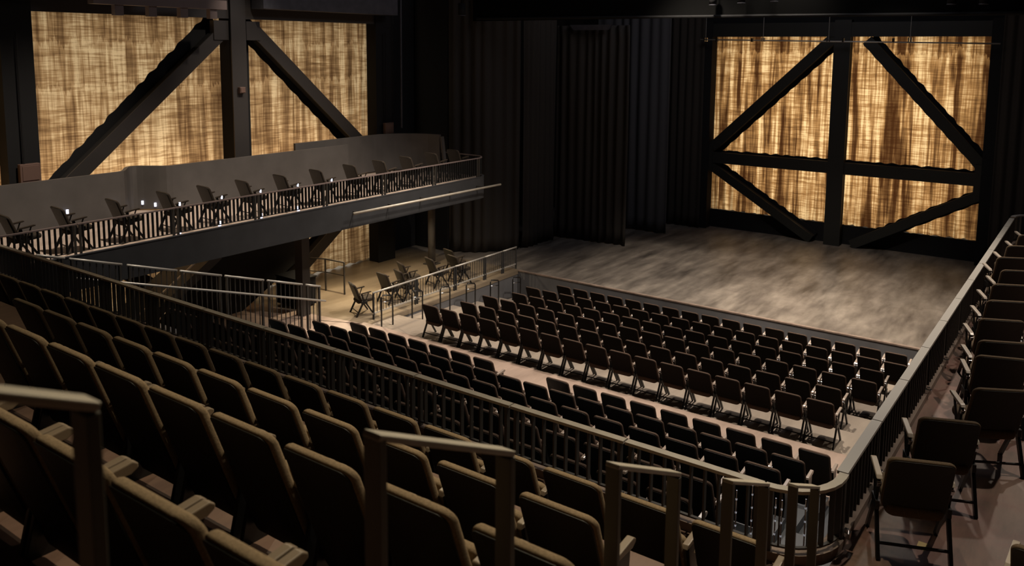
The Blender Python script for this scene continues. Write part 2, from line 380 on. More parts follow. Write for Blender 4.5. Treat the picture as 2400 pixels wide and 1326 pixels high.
# inverted-U handrails beside the balcony aisle
HR = [(-.02, .754, -.30, -.66), (1.468, 2.071, -.998, -1.286), (2.773, 3.373, -1.626, -1.914), (4.033, 4.642, -2.24, -2.521), (5.195, 5.743, -2.775, -3.025)]
HB = [(-1.95, -1.95), (-2.34, -2.754), (-2.754, -3.21), (-3.21, -3.886), (-3.886, -3.886)]
HL = ['blurred nearest handrail at the left edge', 'largest inverted-U handrail in the middle foreground', 'third inverted-U handrail, behind the largest one',
      'fourth inverted-U handrail, left of the curved railing corner', 'farthest inverted-U handrail, touching the curved railing corner']
for (ya, yb, za, zb), (fa, fb), lb in zip(HR, HB, HL):
    ya, yb, za, zb = [q*.955 for q in (ya, yb, za, zb)]
    t = empty('handrail', lb, 'handrail', (-1.4325, (ya+yb)/2, min(fa, fb)), 0, 'balcony aisle handrails'); o = Vector(t.location)
    wv, th = .058, .018
    A = Vector((-1.4325, ya, za))-o; B = Vector((-1.4325, yb, zb))-o
    MB().bar(A, B, wv, th, ch=0).build('top_bar', m_rail, t, bevel=.003)
    MB().bar(A+Vector((0, .012, -.008)), Vector((A.x, A.y+.012, fa-o.z)), wv, .026, (0, 1, 0)).build('post', m_hand, t, bevel=.003)
    MB().bar(B+Vector((0, -.012, -.008)), Vector((B.x, B.y-.012, fb-o.z)), wv, .026, (0, 1, 0)).build('post', m_hand, t, bevel=.003)

# ------------------------------------------------------------------ chairs
def rounded(w, h, r, n=6, rb=None):
    """outline of a rounded rectangle, centred on x, from 0 to h"""
    rb = r if rb is None else rb; o = []
    for cx, cz, a0, rr in ((w/2-rb, rb, -90, rb), (w/2-r, h-r, 0, r), (-w/2+r, h-r, 90, r), (-w/2+rb, rb, 180, rb)):
        for i in range(n+1):
            a = R_(a0+90*i/n); o.append((cx+rr*math.cos(a), cz+rr*math.sin(a)))
    return o
def pad(out, th, edge, fmap, hole=0):
    """cushion: outline out(x,z), thickness th, softly rounded rim; fmap(x,z,t)->3D, t in 0..1 through the thickness"""
    cx = sum(p[0] for p in out)/len(out); cz = sum(p[1] for p in out)/len(out)
    W = max(p[0] for p in out)-min(p[0] for p in out); Hh = max(p[1] for p in out)-min(p[1] for p in out)
    rings = []
    for ins, t in ((edge*3.2, 0), (edge, .0), (edge*.3, .12), (0, .35), (0, .65), (edge*.3, .88), (edge, 1.0), (edge*3.2, 1.0)):
        kx = 1-2*ins/W; kz = 1-2*ins/Hh; rings.append([fmap(cx+(x-cx)*kx, cz+(z-cz)*kz, t) for x, z in out])
    m = MB(); n = len(out)
    for r in rings: m.v += [tuple(p) for p in r]
    for i in range(len(rings)-1):
        for j in range(n): k = (j+1) % n; m.f.append([i*n+j, (i+1)*n+j, (i+1)*n+k, i*n+k])
    for base, t in ((0, 0), ((len(rings)-1)*n, 1)):
        c = len(m.v); m.v.append(tuple(fmap(cx, cz, t)))
        for j in range(n): m.f.append([base+j, base+(j+1) % n, c])
    return m
def make_chair(fixed, fab, shell, arm, W=.475, tilt=20, top=.86, ytop=-.30):
    t = empty('theatre_chair', None, 'chair')
    zb = .09 if fixed else .33
    ct, sn = math.cos(R_(tilt)), math.sin(R_(tilt)); Lb = (top-zb)/ct
    def bm(off, th):
        def f(x, s, q):
            s2 = s  # distance up the back from its foot
            d = off + th*q; cv = .30*x*x                       # sides come forward
            bend = .05*math.sin(math.pi*min(1, s2/Lb))
            y = ytop + (Lb-s2)*sn + bend*.6 + cv - .02; z = zb + s2*ct
            return Vector((x, y + d*ct, z + d*sn*.0))
        return f
    pad(rounded(W, Lb, .062, 6, .05 if fixed else .10), .055, .012, bm(.0, .062)).build('backrest', fab, t, True)
    pad(rounded(W-.018, Lb-.012, .056, 6, .05 if fixed else .10), .012, .003, bm(-.010, .012)).build('back_shell', shell, t, True)
    def sm(x, s, q): return Vector((x, -.17+s, .375+.085*q+.02*math.sin(s/.47*math.pi)-(.05*(1-s/.47))*1))
    def sf(x, s, q): return Vector((x, .03+.07*q-.34*s+.15*x*x, .26+s*.90))     # tipped up
    pad(rounded(W-.05, .47 if not fixed else .34, .06, 5), .085, .015, sf if fixed else sm).build('seat', fab, t, True)
    xa = .246 if fixed else .258
    for sgn in (-1, 1):
        x = sgn*xa
        ap = ((-.13, .60), (-.10, .625), (.14, .655), (.17, .65), (.17, .632), (.13, .622), (-.10, .595)) if not fixed else ((-.14, .53), (-.12, .56), (.10, .585), (.125, .57), (.125, .55), (.09, .53))
        MB().prism(list(ap), 0, x-.0225, x+.0225).build('armrest', arm, t, bevel=.006)
        if fixed:
            MB().prism([(-.10, 0), (.14, 0), (.16, .03), (.06, .30), (.08, .54), (-.10, .54), (-.05, .30), (-.12, .03)], 0, x-.014, x+.014).build('side_frame', m_leg, t, bevel=.004)
        else:
            m = MB().bar((x, -.09, .60), (x, -.02, .36), .022, .05, (0, 1, 0)); m.bar((x, .10, .63), (x, .0, .36), .018, .02, (0, 1, 0)); m.bar((x, -.10, .37), (x, .06, .37), .03, .07)
            m.build('arm_bracket', m_leg, t)
            MB().bar((x, -.04, .39), (x, -.235, 0), .028, .042, (0, 1, 0)).build('leg', m_leg, t)
            MB().bar((x, .0, .39), (x, .25, 0), .026, .038, (0, 1, 0)).build('leg', m_leg, t)
            MB().bar((x, -.125, .575), (x, -.095, .53), .034, .022, (0, 1, 0)).build('hinge_cap', m_chrome, t, bevel=.004)
    if not fixed: MB().bar((-.258, -.18, .11), (.258, -.18, .11), .018, .018).build('stretcher', m_leg, t)
    return t
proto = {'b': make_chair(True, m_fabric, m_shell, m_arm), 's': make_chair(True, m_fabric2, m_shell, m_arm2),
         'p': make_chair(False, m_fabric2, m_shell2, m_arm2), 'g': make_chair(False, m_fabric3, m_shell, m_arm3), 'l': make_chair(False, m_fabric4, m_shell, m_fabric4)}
used = {}
def chair(kind, x, y, z, rz, label, group):
    o = copy_tree(proto[kind]) if used.get(kind) else proto[kind]
    used[kind] = 1
    o.location = (x, y, z); o.rotation_euler = (0, 0, rz); o['label'] = label; o['category'] = 'chair'; o['group'] = group
    return o
# balcony rows, numbered from the aisle end leftwards
ROWS = [('nearest partly visible', -2.22, .546, 1.42, -2.34-.015, 5), ('second nearest', -1.985, .58, 2.467, -2.754, 9), ('third nearest', -2.443, .58, 3.448, -3.21, 11), ('front', -2.04, .58, 4.83, -3.886, 19)]
for nm, xl, sp_, yt, zf, n in ROWS:
    for i in range(n):
        lab = 'upholstered chair in the %s balcony row, %s from the handrail end' % (nm, ORD[i])
        chair('b', xl-sp_*i+.237, yt+.30, zf, 0, lab, 'balcony seats, %s row' % nm)
# rear stalls rows
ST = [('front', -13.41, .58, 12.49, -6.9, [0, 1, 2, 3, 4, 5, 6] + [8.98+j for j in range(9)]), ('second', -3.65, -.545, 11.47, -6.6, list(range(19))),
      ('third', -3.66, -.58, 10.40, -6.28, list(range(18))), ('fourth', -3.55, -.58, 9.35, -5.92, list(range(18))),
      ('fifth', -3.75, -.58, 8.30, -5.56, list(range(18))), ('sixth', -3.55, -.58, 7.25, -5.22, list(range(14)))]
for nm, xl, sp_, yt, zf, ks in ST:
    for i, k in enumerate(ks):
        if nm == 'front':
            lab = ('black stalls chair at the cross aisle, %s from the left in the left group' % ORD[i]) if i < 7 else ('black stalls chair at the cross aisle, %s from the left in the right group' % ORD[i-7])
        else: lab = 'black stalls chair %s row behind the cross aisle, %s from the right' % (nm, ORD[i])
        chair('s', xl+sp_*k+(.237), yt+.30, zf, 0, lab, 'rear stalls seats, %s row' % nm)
# sunken block of loose chairs
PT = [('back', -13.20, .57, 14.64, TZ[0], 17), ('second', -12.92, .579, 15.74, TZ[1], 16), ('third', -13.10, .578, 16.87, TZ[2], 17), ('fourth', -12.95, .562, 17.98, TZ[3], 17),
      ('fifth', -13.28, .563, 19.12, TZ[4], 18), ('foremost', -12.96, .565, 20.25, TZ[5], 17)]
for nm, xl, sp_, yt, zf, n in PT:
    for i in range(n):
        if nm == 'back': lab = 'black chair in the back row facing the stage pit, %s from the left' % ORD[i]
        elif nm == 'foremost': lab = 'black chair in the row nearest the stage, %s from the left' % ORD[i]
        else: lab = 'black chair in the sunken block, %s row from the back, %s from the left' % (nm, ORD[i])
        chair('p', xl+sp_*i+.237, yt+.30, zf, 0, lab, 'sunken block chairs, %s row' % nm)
# right gallery: top left corner of each back and its turn
RG = [(-1.179, 6.499, 22), (-1.127, 7.406, 22), (-.839, 8.372, 28), (-.947, 9.329, 20), (-.982, 9.846, 24), (-1.074, 10.678, 24), (-1.095, 11.546, 26), (-1.129, 12.417, 26),
      (-1.122, 13.311, 26), (-1.258, 14.119, 26), (-1.222, 15.072, 26), (-1.152, 16.086, 26), (-1.10, 17.1, 26)]
for i, (x, y, a) in enumerate(RG):
    a = R_(a); dx, dy = .237, .30
    chair('g', x+dx*math.cos(a)-dy*math.sin(a), y+dx*math.sin(a)+dy*math.cos(a), -3.886, a,
          'black armchair turned towards the stage in the right gallery, %s from the front corner' % ORD[i], 'right gallery chairs')
chair('g', -.07, 6.05, -3.886, R_(-4), 'black armchair cut off by the lower right corner, only its armrest showing', 'right gallery chairs')
# left gallery
for i, y in enumerate([6.646, 7.594, 8.655, 9.757, 10.716, 11.706, 12.773, 13.887, 15.015, 16.085, 17.137, 18.215, 19.217]):
    chair('l', -16.05, y+.30, -3.9, R_(-4), 'dark chair behind the balusters of the left gallery, %s from the left' % ORD[i], 'left gallery chairs')
# loose chairs on the floor below the left gallery
for x, y, a, lb in ((-15.66, 15.05, -25, 'nearest'), (-15.8, 16.24, -10, 'second'), (-15.62, 16.72, -20, 'third'), (-16.11, 17.34, -25, 'fourth'), (-15.82, 18.23, -20, 'fifth'), (-16.1, 19.4, -15, 'sixth and farthest'), (-15.52, 18.9, -15, 'seventh and rightmost')):
    chair('l', x, y, PZ, R_(a), 'loose chair on the tan floor behind the platform railing, %s from the left' % lb.replace('nearest', 'first') if lb == 'nearest' else
          'loose chair on the tan floor behind the platform railing, %s from the left' % lb.split(' ')[0], 'chairs below the left gallery')

# ------------------------------------------------------------------ left gallery
lg = empty('side_gallery', 'slate grey left gallery carried on columns, with a deep fascia', 'gallery', (-15.4, 13, -4.52))
o = Vector(lg.location)
gp = [(-15.455, 5.6), (-15.455, 19.75)] + arc(-15.955, 19.75, .5, 0, 90, 6)[1:] + [(-17.4, 20.25), (-18.93, 20.25), (-18.93, 5.6)]
MB().prism([(x-o.x, y-o.y) for x, y in gp], 2, .30, .585).build('deck', m_deck, lg)
fp = [(-15.455, 5.6), (-15.455, 19.75)] + arc(-15.955, 19.75, .5, 0, 90, 6)[1:] + [(-17.4, 20.25)]
MB().sweep([(x-o.x+.03, y-o.y, .31) for x, y in fp], .06, .64).build('fascia', m_blue, lg)
MB().sweep([(x-o.x+.03, y-o.y, .645) for x, y in fp], .07, .02).build('edge_strip', m_blue, lg)
for i in range(7):
    ya = 5.7 + 2.01*i; yb = ya + 2.0
    rail_panel([(-15.5, ya), (-15.5, yb)], ORD[i]+' panel from the left of the left gallery railing', 19, m_beam2, 'left gallery railing panels', RZ, -3.88, .06, .018, .045, bar=m_black)
rail_panel([(-15.5, 19.77)] + arc(-15.98, 19.77, .48, 0, 90, 8)[1:] + [(-17.5, 20.25)], 'rounded end panel of the left gallery railing', 22, m_beam2, 'left gallery railing panels', RZ, -3.88, .03, .014, .045, bar=m_black)
# parapets behind the gallery chairs
def wall_strip(path, z0, z1, th=.08):
    return MB().sweep([(x, y, (z0+z1)/2) for x, y in path], th, z1-z0)
a = wall_strip([(-18.3, 5.4), (-18.3, 10.1)] + [(-18.3-.62*math.sin(t*math.pi/12)**2, 10.1+.11*t) for t in range(1, 12)] + [(-18.3, 11.42), (-18.3, 17.1)], -3.9, -2.86)
tag(recenter(a.build('parapet_wall', m_para)), 'long dark grey parapet behind the left gallery chairs', 'parapet', 'left gallery parapets')
a = wall_strip([(-18.85, 15.6), (-18.85, 18.7)] + arc(-17.45, 18.7, 1.4, 180, 102, 10)[1:] + [(-17.3, 20.12)], -3.9, -2.74)
tag(recenter(a.build('parapet_wall', m_para)), 'curved grey parapet at the far end of the left gallery', 'parapet', 'left gallery parapets')
tag(recenter(MB().bar((-17.25, 20.14, -2.80), (-17.12, 20.16, -3.86), .07, .12, (0, 1, 0)).build('end_post', m_para)), 'slanted grey end post closing the curved parapet', 'post')
# white aisle lights
def led(x, y, z, lb, r=.045, m=m_led):
    k = MB(); k.tube([(0, 0, -r), (0, 0, -r*.6), (0, 0, r*.6), (0, 0, r)], r*.62, 10)
    b = k.build('aisle_light', m); b.location = (x, y, z); return tag(b, lb, 'light', 'left gallery aisle lights')
for x, y, z, lb in ((-18.2, 8.86, -3.58, 'white aisle light on the parapet, leftmost'), (-18.2, 9.95, -3.573, 'white aisle light on the parapet, second from left'),
                    (-18.76, 10.91, -3.745, 'white aisle light on the parapet, third from left'), (-18.5, 11.08, -3.79, 'white aisle light on the parapet, fourth from left')):
    led(x, y, z, lb)
for i, (x, y, z) in enumerate(((-15.78, 10.0, -3.30), (-15.78, 11.02, -3.30), (-15.78, 12.05, -3.30), (-15.78, 13.13, -3.30), (-15.78, 14.2, -3.31))):
    led(x, y, z, 'small white light beside the armrests of the left gallery, %s from the left' % ORD[i], .035)
for i, (x, y, z) in enumerate(((-15.72, 9.93, -3.86), (-15.72, 10.9, -3.86), (-15.72, 12.0, -3.86), (-15.72, 13.08, -3.86))):
    led(x, y, z, 'oval white floor light behind the left gallery balusters, %s from the left' % ORD[i], .055)
# batten along the fascia
t = empty('lighting_batten', 'pale lighting pipe fixed along the left gallery fascia', 'pipe', (-15.12, 14.3, -4.1)); o = Vector(t.location)
MB().tube([(0, 0, 0), (0, 6.1, -.05)], .032, 10).build('pipe', m_rail, t, True)
for k in range(5): MB().bar((-.30, .25+1.25*k, -.02), (0, .25+1.25*k, -.02), .03, .03).build('bracket', m_post, t)
# columns below
t = recenter(MB().box(-16.95, -16.67, 13.95, 14.2, PZ, -4.52).build('steel_column', m_truss)); tag(t, 'square dark column under the left gallery', 'column')
t = empty('steel_column', 'round grey column under the far end of the left gallery', 'column', (-17.57, 20.0, PZ))
MB().tube([(0, 0, 0), (0, 0, 2.70)], .12, 20).build('shaft', m_para, t, True); MB().box(-.2, .2, -.2, .2, 0, .03).build('base_plate', m_post, t)
# stair flight rising to the gallery, its handrail and closed side
t = empty('gallery_staircase', 'dark closed staircase rising behind the ramp railings', 'staircase', (-17.7, 11, PZ)); o = Vector(t.location)
def sy(y): return -5.12+(y-11.6)*.62
MB().prism([(8.6-o.y, sy(8.6)-.30-o.z), (12.3-o.y, sy(12.3)-.30-o.z), (12.3-o.y, sy(12.3)-.55-o.z), (8.6-o.y, sy(8.6)-.55-o.z)], 0, -1.2, .0).build('stringer', m_blue, t)
MB().bar((0.05, 8.8-o.y, sy(8.8)-o.z), (.05, 12.3-o.y, sy(12.3)-o.z), .04, .03).build('handrail', m_railg, t)
MB().prism([(y-o.y, z-o.z) for y, z in ((13.6, -4.4), (15.6, -4.4), (15.3, -5.9), (13.3, PZ+.01), (10.6, PZ+.01))], 0, -.70, -.60).build('side_panel', m_black, t)
for k in range(9):
    y = 9.0+.36*k; MB().box(-1.15, -.03, y-o.y, y+.3-o.y, sy(y)-.36-o.z, sy(y)-.32-o.z).build('step', m_para, t)
# stepped guard railing left of the rear stalls and the handrail on it
def slope_rail(x, ya, yb, zf, H, nb, lab, gap):
    t = empty('sloping_guard_railing', lab, 'railing', (x, ya, zf(ya)-H)); o = Vector(t.location)
    MB().tube([(0, 0, H), (0, yb-ya, zf(yb)-o.z)], .026, 10).build('top_rail', m_railg, t, True)
    for s_ in (0, 1): 
        y = ya+.04 if s_ == 0 else yb-.04
        MB().bar((0, y-o.y, zf(y)-H-o.z), (0, y-o.y, zf(y)-o.z), .05, .04, (0, 1, 0)).build('post', m_post, t)
    for k in range(nb):
        y = ya+(yb-ya)*(k+1)/(nb+1)
        MB().bar((0, y-o.y, zf(y)-H+.03-o.z), (0, y-o.y, zf(y)-o.z), .016, .016, (0, 1, 0)).build('baluster', m_post, t)
    return t
def zr1(y): return -5.72-(y-13.24)*.318
for i, (a_, b_) in enumerate(((13.06, 13.51), (11.94, 12.95), (10.83, 11.84), (9.76, 10.74), (8.63, 9.69), (7.53, 8.52), (6.95, 7.44))):
    a_, b_ = a_*.981, b_*.981
    slope_rail(-15.2, a_, b_, zr1, 1.10, int((b_-a_)/.125), 'sloping guard railing left of the rear stalls, %s section up from its foot' % ORD[i], 0)
t = empty('sloping_handrail', 'long continuous handrail fixed to the sloping guard railing', 'handrail', (-15.12, 13.34, -6.09)); o = Vector(t.location)
MB().tube([(0, 0, 0), (0, -5.9, 1.87)], .024, 10).build('rail', m_railg, t, True)
for k in range(6): y = -.4-1.0*k; MB().bar((0, y, -.317*y-.01), (-.07, y, -.317*y-.06), .012, .02).build('bracket', m_post, t)
# small guard rail and box near the curtain
t = empty('small_guard_rail', 'small black three-post rail in front of the lower curtain', 'railing', (-17.3, 15.9, PZ)); o = Vector(t.location)
pts = [(-17.28, 15.95), (-18.0, 15.9), (-18.75, 15.6)]
for x, y in pts: MB().bar((x-o.x, y-o.y, 0), (x-o.x, y-o.y, .93), .035, .035, (0, 1, 0)).build('post', m_post, t)
MB().sweep([(x-o.x, y-o.y, .93) for x, y in pts], .04, .03).build('top_rail', m_post, t)
MB().sweep([(x-o.x, y-o.y, .55) for x, y in pts], .02, .02).build('mid_rail', m_post, t)
t = empty('storage_box', 'black box-shaped cabinet beside the square column', 'cabinet', (-17.65, 14.55, PZ))
MB().box(-.45, .45, -.3, .3, .04, .78).build('body', m_black, t, bevel=.01); MB().box(-.47, .47, -.32, .32, .78, .82).build('lid', m_black, t, bevel=.008)
# platform railing above the sunken seats
PR = [(14.86, 16.5), (16.52, 18.15), (18.17, 19.55), (19.57, 20.45), (20.47, 21.2)]
for i, (a_, b_) in enumerate(PR):
    t = empty('platform_railing', '%s panel from the left of the railing above the sunken seats' % ORD[i], 'railing', (-15.07, a_, PZ), 0, 'platform railing panels'); L = b_-a_
    MB().tube([(0, .01, .70), (0, L-.01, .70)], .024, 10).build('top_rail', m_railg, t, True)
    MB().bar((0, 0, .16), (0, L, .16), .025, .035).build('bottom_rail', m_railg, t)
    for y in (.03, L-.03): MB().bar((0, y, 0), (0, y, .70), .05, .03, (0, 1, 0)).build('post', m_blue, t)
    nb = int(L/.12)
    for k in range(nb): y = .05+(L-.1)*(k+1)/(nb+1); MB().bar((0, y, .16), (0, y, .68), .013, .013, (0, 1, 0)).build('baluster', m_blue, t)
# U handrails down the left aisle of the sunken block
for i in range(6):
    y = 14.55+1.12*i
    t = empty('aisle_handrail', 'slim U-shaped handrail beside the pit side wall, %s from the left' % ORD[i], 'handrail', (-14.45, y, TZ[i]), 0, 'pit aisle handrails')
    MB().tube([(0, 0, 0), (0, 0, .80), (0, .05, .85), (0, .36, .78), (0, .40, .73), (0, .40, 0)], .020, 8).build('frame', m_leg, t, True)
    MB().tube([(0, .02, .68), (0, .38, .62)], .012, 8).build('cross_bar', m_chrome, t, True)
struct('trim_4', MB().box(-14.6, -13.3, 14.50, 14.56, -6.975, -6.955), m_tapew, 'pale strip on the first pit step', 'step edge')

# ------------------------------------------------------------------ trusses
def truss(name, label, axis, c, u0_, um, u1_, zt, zm, zb, m, midbeam, front, extra=None):
    """bay of the braced frame. axis 0: runs along y at x=c ; axis 1: runs along x at y=c ; front = sign towards the room"""
    t = empty(name, label, 'steel frame', (c, (u0_+u1_)/2, zb) if axis == 0 else ((u0_+u1_)/2, c, zb)); o = Vector(t.location)
    def P(u, z): return (Vector((c, u, z)) if axis == 0 else Vector((u, c, z)))-o
    nrm = Vector((front, 0, 0)) if axis == 0 else Vector((0, front, 0))
    def beam(nm, a, b, wd, dp, flange=True, fm=None):
        A, B = P(*a), P(*b); k = MB(); d = (B-A).normalized(); s_ = d.cross(nrm).normalized()
        # body coloured black for its shaded sides, front flange built separately
        k.bar(A-nrm*.02, B-nrm*.02, wd*.94, dp, nrm); b_ = k.build(nm, m_black, t)
        MB().bar(A+nrm*dp/2, B+nrm*dp/2, wd, .035, nrm).build('flange', fm or m, b_)
        return b_
    for u in (um,): beam('column', (u, zb), (u, zt+.6), .46 if axis == 0 else .56, .50 if axis == 0 else .34, axis == 1 and False)
    if extra:
        for u, wd in extra: beam('column', (u, zb), (u, zt+.6), wd, .4, False, m_black)
    return t, beam, P
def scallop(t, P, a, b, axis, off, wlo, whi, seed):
    # black wavy-edged strip behind a beam, put in for its shadow on the curtain
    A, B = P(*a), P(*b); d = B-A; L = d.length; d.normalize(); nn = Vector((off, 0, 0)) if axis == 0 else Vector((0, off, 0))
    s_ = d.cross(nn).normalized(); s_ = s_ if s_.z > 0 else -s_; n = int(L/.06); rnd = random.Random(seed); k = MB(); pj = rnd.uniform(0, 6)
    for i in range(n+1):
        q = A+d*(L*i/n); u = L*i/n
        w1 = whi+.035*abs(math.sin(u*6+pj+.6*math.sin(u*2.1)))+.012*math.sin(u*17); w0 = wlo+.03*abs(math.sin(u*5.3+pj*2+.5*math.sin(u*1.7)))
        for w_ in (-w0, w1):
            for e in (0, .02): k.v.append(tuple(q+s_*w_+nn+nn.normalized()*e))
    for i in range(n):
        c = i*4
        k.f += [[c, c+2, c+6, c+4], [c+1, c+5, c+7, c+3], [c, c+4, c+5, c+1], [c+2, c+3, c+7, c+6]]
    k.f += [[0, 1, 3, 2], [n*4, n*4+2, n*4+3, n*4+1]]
    k.build('shadow_strip', m_black, t)
# left wall frame
t, beam, P = truss('truss_frame', 'dark diagonal steel frame in front of the left backlit curtain', 0, -19.25, 9.1, 13.95, 19.4, .66, -3.6, PZ, m_truss, False, 1, [(8.42, .66), (19.45, .78)])
beam('diagonal', (13.75, .5), (9.1, -3.4), .34, .22, False); beam('diagonal', (14.5, .5), (19.1, -3.5), .34, .22, False)
beam('diagonal', (19.2, -4.3), (15.4, PZ), .34, .22, False); beam('diagonal', (9.0, -4.3), (12.7, PZ), .34, .22, False)
beam('cross_beam', (8.6, -3.95), (19.3, -3.95), .3, .22, False)
beam('top_beam', (4.0, .98), (19.9, .98), .55, .3, False)
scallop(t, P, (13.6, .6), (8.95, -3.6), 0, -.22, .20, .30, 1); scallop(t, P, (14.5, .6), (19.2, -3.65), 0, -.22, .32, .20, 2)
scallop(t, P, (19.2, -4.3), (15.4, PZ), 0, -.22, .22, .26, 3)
MB().box(-.27, -.22, -.30, .36, 0, 7.9).build('shadow_strip', m_black, t)  # black sheet behind the middle column, put in for the shade beside it
for u, z in ((13.5, .4), (14.5, .4)):
    q = P(u, z); MB().box(q.x-.02, q.x+.16, q.y-.22, q.y+.22, q.z-.25, q.z+.25).build('gusset_plate', m_truss, t)
# rear stage frame
t, beam, P = truss('truss_frame', 'black diagonal steel frame in front of the rear stage curtain', 1, 30.85, -12.85, -7.95, -3.3, .45, -4.2, PZ, m_truss2, True, -1, [(-12.95, .5), (-3.15, .5)])
beam('diagonal', (-12.6, -3.75), (-8.2, .5), .36, .24, False); beam('diagonal', (-7.15, .35), (-3.35, -3.75), .36, .24, False)
beam('diagonal', (-12.6, -4.5), (-8.7, PZ+.1), .32, .24, False); beam('diagonal', (-3.4, -4.65), (-7.3, PZ+.1), .32, .24, False)
beam('cross_beam', (-13.1, -4.15), (-3.1, -4.15), .42, .24, False)
beam('top_beam', (-13.4, .72), (-2.6, .72), .5, .3, False)
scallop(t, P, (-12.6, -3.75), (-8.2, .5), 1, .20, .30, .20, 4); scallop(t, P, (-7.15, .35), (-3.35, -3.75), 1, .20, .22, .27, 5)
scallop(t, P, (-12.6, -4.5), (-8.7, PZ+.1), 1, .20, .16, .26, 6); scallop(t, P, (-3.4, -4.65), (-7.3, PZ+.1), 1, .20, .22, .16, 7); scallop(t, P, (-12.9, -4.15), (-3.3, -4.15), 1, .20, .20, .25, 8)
for u in (-12.85, -3.3):
    q = P(u, -4.15); MB().box(q.x-.3, q.x+.3, q.y-.17, q.y-.02, q.z-.5, q.z+.5).build('gusset_plate', m_truss2, t)
# electrical boxes on the left frame
def ebox(loc, s, lb, conduit=True):
    t = empty('junction_box', lb, 'electrical box', loc, 0, 'electrical boxes')
    MB().box(-.05, .08, -s/2, s/2, 0, s*.95).build('housing', m_boxm, t, bevel=.01); MB().box(.08, .095, -s*.4, s*.4, s*.1, s*.85).build('cover', m_boxm, t, bevel=.004)
    if conduit: MB().tube([(0, -s*.2, s*.9), (0, -s*.2, 3.2)], .02, 6).build('conduit', m_black, t)
ebox((-18.92, 8.45, -2.95), .42, 'brown electrical box low on the left steel column')
ebox((-18.92, 19.45, -2.75), .36, 'small reddish electrical box beside the right edge of the left curtain')
ebox((-18.955, 13.95, -1.25), .17, 'tiny grey box halfway up the middle steel column', False)

# backlit curtains
def cloth(name, lb, axis, c, u0_, u1_, z0, z1, m, amp, lam, seed):
    rnd = random.Random(seed); nu = int((u1_-u0_)/.035); nz_ = 26; k = MB(); ph = [rnd.uniform(0, 6.28) for _ in range(6)]
    for j in range(nz_+1):
        z = z0+(z1-z0)*j/nz_
        for i in range(nu+1):
            u = u0_+(u1_-u0_)*i/nu
            d = amp*(math.sin(u*6.28/lam+ph[0]+.5*math.sin(u*.9+ph[1]))+.5*math.sin(u*6.28/(lam*.43)+ph[2]+.4*math.sin(z*1.3+ph[3])))*(.55+.45*math.sin(z*.5+ph[4]))
            zz = z + (.025*math.sin(u*14+ph[5]) if j == 0 else 0)
            k.v.append((c+d, u, zz) if axis == 0 else (u, c+d, zz))
    for j in range(nz_):
        for i in range(nu): a_ = j*(nu+1)+i; k.f.append([a_, a_+1, a_+nu+2, a_+nu+1])
    o_ = k.build(name, m, None, True); return tag(o_, lb, 'curtain', 'backlit fibre curtains')
cloth('backlit_curtain', 'tall glowing tan fibre curtain on the left wall', 0, -19.60, 9.0, 19.62, PZ+.03, .75, m_clothL, .035, .62, 1)
cloth('backlit_curtain', 'narrow strip of glowing curtain at the left edge', 0, -19.60, 4.0, 8.3, PZ+.03, .75, m_clothL, .035, .62, 5)
cloth('backlit_curtain', 'glowing golden fibre curtain at the rear of the stage', 1, 31.25, -12.9, -3.3, -6.25, .62, m_clothR, .05, .36, 2)

# ------------------------------------------------------------------ black drapes
def drape(name, lb, path, z0, z1, amp, lam, seed, m=m_curt):
    rnd = random.Random(seed); pts = [Vector((x, y)) for x, y in path]; seg = [(pts[i+1]-pts[i]).length for i in range(len(pts)-1)]; tot = sum(seg)
    n = int(tot/.03); row = []
    for i in range(n+1):
        s_ = tot*i/n; j = 0; q = s_
        while j < len(seg)-1 and q > seg[j]: q -= seg[j]; j += 1
        d = (pts[j+1]-pts[j]).normalized(); nr = Vector((-d.y, d.x))
        ph = s_*6.28/lam + .9*math.sin(s_*1.7+seed) + .5*math.sin(s_*4.1+seed*2)
        row.append((pts[j]+d*q + nr*amp*math.sin(ph)*(.7+.3*math.sin(s_*2.3+seed)), nr))
    k = MB(); hz = (z0, z0+.5, (z0+z1)/2, z1-.4, z1)
    for j, z in enumerate(hz):
        for i, (p, nr) in enumerate(row):
            q = p + nr*.03*math.sin(i*.15+j*1.7+seed); k.v.append((q.x, q.y, z+(.02*math.sin(i*.4) if j == 0 else 0)))
    for j in range(4):
        for i in range(n): a_ = j*(n+1)+i; k.f.append([a_, a_+1, a_+n+2, a_+n+1])
    o_ = k.build(name, m, None, True); sd = o_.modifiers.new('s', 'SOLIDIFY'); sd.thickness = .012
    return tag(o_, lb, 'curtain', 'black stage drapes')
tag(recenter(MB().box(-19.7, -18.25, 21.6, 21.7, PZ+.01, 2.6).build('masking_panel', m_black)), 'flat black panel beyond the far end of the left gallery', 'panel')
drape('stage_drape', 'black drape right of the curved gallery parapet', [(-18.2, 21.6), (-17.2, 22.2), (-16.45, 23.3)], PZ+.02, 2.6, .07, .34, 1)
drape('stage_drape', 'dark brown pleated side drape left of the stage', [(-16.45, 23.5), (-16.4, 25.2), (-16.5, 25.5)], PZ+.02, 2.6, .07, .30, 2)
dr3 = drape('stage_drape', 'wide black leg drape standing forward on the stage', [(-16.6, 25.8), (-15.4, 25.9), (-13.78, 26.05)], PZ+.02, .8, .08, .32, 3)
drape('stage_drape', 'greyish leg drape behind the wide black one', [(-16.6, 28.7), (-13.5, 28.7)], PZ+.02, 2.4, .05, .42, 4, m_curt2)
drape('stage_drape', 'black drape left of the rear glowing curtain', [(-15.6, 30.5), (-12.95, 30.55)], PZ+.02, 2.4, .06, .3, 5)
drape('stage_drape', 'black drape right of the rear glowing curtain', [(-3.05, 30.45), (-1.5, 30.3), (1.4, 30.2)], PZ+.02, 2.4, .06, .34, 6)
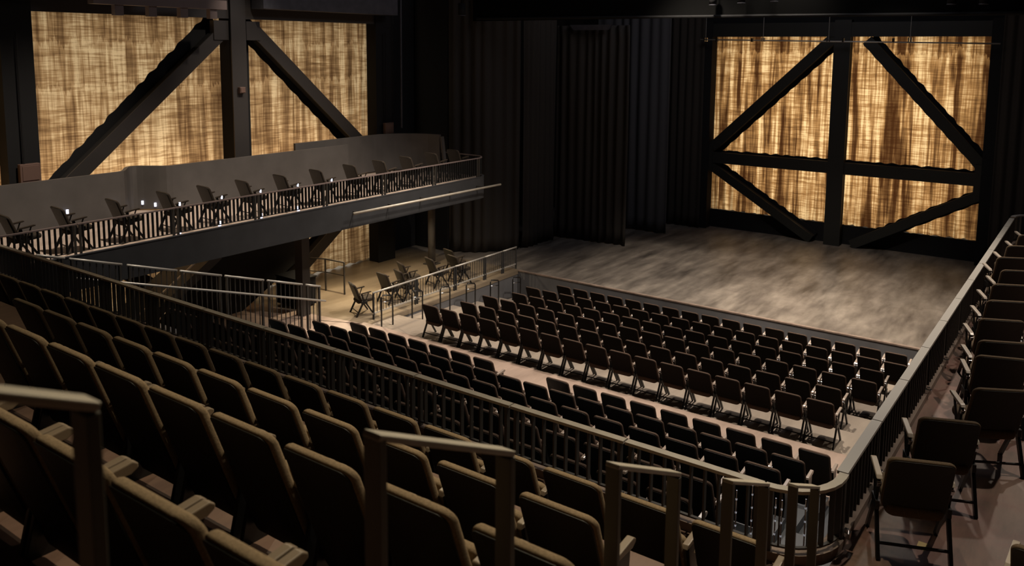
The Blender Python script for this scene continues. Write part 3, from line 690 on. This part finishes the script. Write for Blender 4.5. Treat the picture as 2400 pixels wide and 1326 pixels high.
o_ = MB().box(-17.4, 2.5, 21.9, 22.05, .86, 2.6).build('trim_5', m_border); tag(o_, 'black border hanging across the top of the stage', 'border', None, 'structure')
o_ = MB().tube([(-17.2, 21.85, .93), (2.4, 21.85, .82)], .04, 8).build('border_pipe', m_black); tag(recenter(o_), 'dark pipe along the black border above the stage', 'pipe')

# pipe with clamps in front of the rear curtain
t = empty('lighting_bar', 'thin steel bar with clamps across the top of the rear curtain', 'pipe', (-13.0, 30.2, .36)); 
MB().tube([(0, 0, 0), (9.9, 0, -.12)], .024, 8).build('bar', m_railg, t, True)
for x in (.2, 2.4, 4.7, 7.3):
    b = MB().box(x-.05, x-.01, -.05, .05, -.07, .07); b.box(x+.03, x+.07, -.05, .05, -.07, .07); b.build('clamp', m_chrome, t)
    MB().tube([(x+.01, 0, 0), (x+.01, 0, 2.4)], .008, 6).build('hanger', m_railg, t)
for x in (.65, 2.0, 5.2, 6.8): MB().box(x-.03, x+.03, -.06, .06, -.08, .05).build('coupler', m_leg, t)

# overhead steel, ducts, lamps
t = empty('overhead_walkway', 'brownish walkway edge with short posts above the left curtain', 'walkway', (-18.2, 12.0, .68))
MB().box(-.1, .15, -2.4, .95, .20, .42).build('edge_beam', m_beam2, t)
for k in range(4): MB().box(-.05, .1, -1.9+.8*k, -1.7+.8*k, -.03, .20).build('hanger_post', m_beam2, t)
t = tag(recenter(MB().box(-19.0, -18.5, 14.4, 19.5, .98, 1.7).build('air_duct', m_duct)), 'long grey duct above the right half of the left curtain', 'duct', 'overhead ducts')
t = tag(recenter(MB().box(-19.0, -18.5, 4.0, 11.4, 1.02, 1.7).build('air_duct', m_duct)), 'grey duct above the left part of the left curtain', 'duct', 'overhead ducts')
t = tag(recenter(MB().tube([(-18.7, 19.85, -2.6), (-18.7, 19.85, 2)], .03, 8).build('conduit_pipe', m_duct)), 'thin pale vertical pipe right of the left curtain', 'pipe')
def lamp(loc, lb, s=1, em=None):
    t = empty('stage_lamp', lb, 'stage lamp', loc, 0, 'hanging stage lamps')
    MB().tube([(0, 0, .05), (0, 0, .42*s)], .12*s, 14).build('housing', m_black, t, True)
    MB().tube([(0, 0, .03), (0, 0, .05)], .13*s, 14).build('lens', em or m_duct, t)
    MB().bar((0, 0, .42*s), (0, 0, 1.6), .03, .03).build('hanger', m_black, t)
lamp((-17.3, 21.2, .98), 'black lamp can hanging above the far end of the left gallery')
for i, (x, y, z) in enumerate(((-8.98, 21.6, 1.14), (-8.2, 21.6, 1.17), (-7.33, 21.6, 1.19), (-3.25, 21.6, 1.02), (-2.6, 21.6, 1.01), (-2.2, 21.6, 1.11))):
    lamp((x, y, z), 'dark stage lamp high above the stage, %s from the left' % ORD[i], .8)
MB().prism([(-16.0, .82), (-14.3, .82), (-14.45, .64), (-15.85, .64)], 1, 25.66, 25.74).build('pleated_heading', m_duct, dr3)

# ------------------------------------------------------------------ small things
o_ = recenter(MB().box(-.62, -.55, 7.12, 7.24, -3.886, -3.8855).build('tape_mark', m_tape)); o_.location = (-.98, 6.95, -3.885); tag(o_, 'yellow tape mark on the floor under the nearest right gallery chair', 'tape')
# shiny balusters behind the curved corner, their glints put in as glowing dots
for i, (x, y) in enumerate(((-2.28, 6.35), (-2.2, 6.5), (-1.98, 6.42), (-1.93, 6.42), (-1.78, 6.55))):
    t = empty('glint_baluster', 'shiny baluster with added glints beyond the curved railing corner, %s from the left' % ORD[i], 'light string', (x, y, -4.3), 0, 'glinting balusters')
    MB().tube([(0, 0, 0), (0, 0, .72)], .006, 6).build('baluster_rod', m_chrome, t)
    for k in range(6): MB().box(-.005, .005, -.005, .005, .06+.115*k, .075+.115*k).build('lamp', m_glint, t)  # glowing dots stand in for reflected glints, no lamps here

# ------------------------------------------------------------------ lift the whole place to its real height
for o_ in S.objects:
    if o_.parent is None: o_.location.z += ZUP
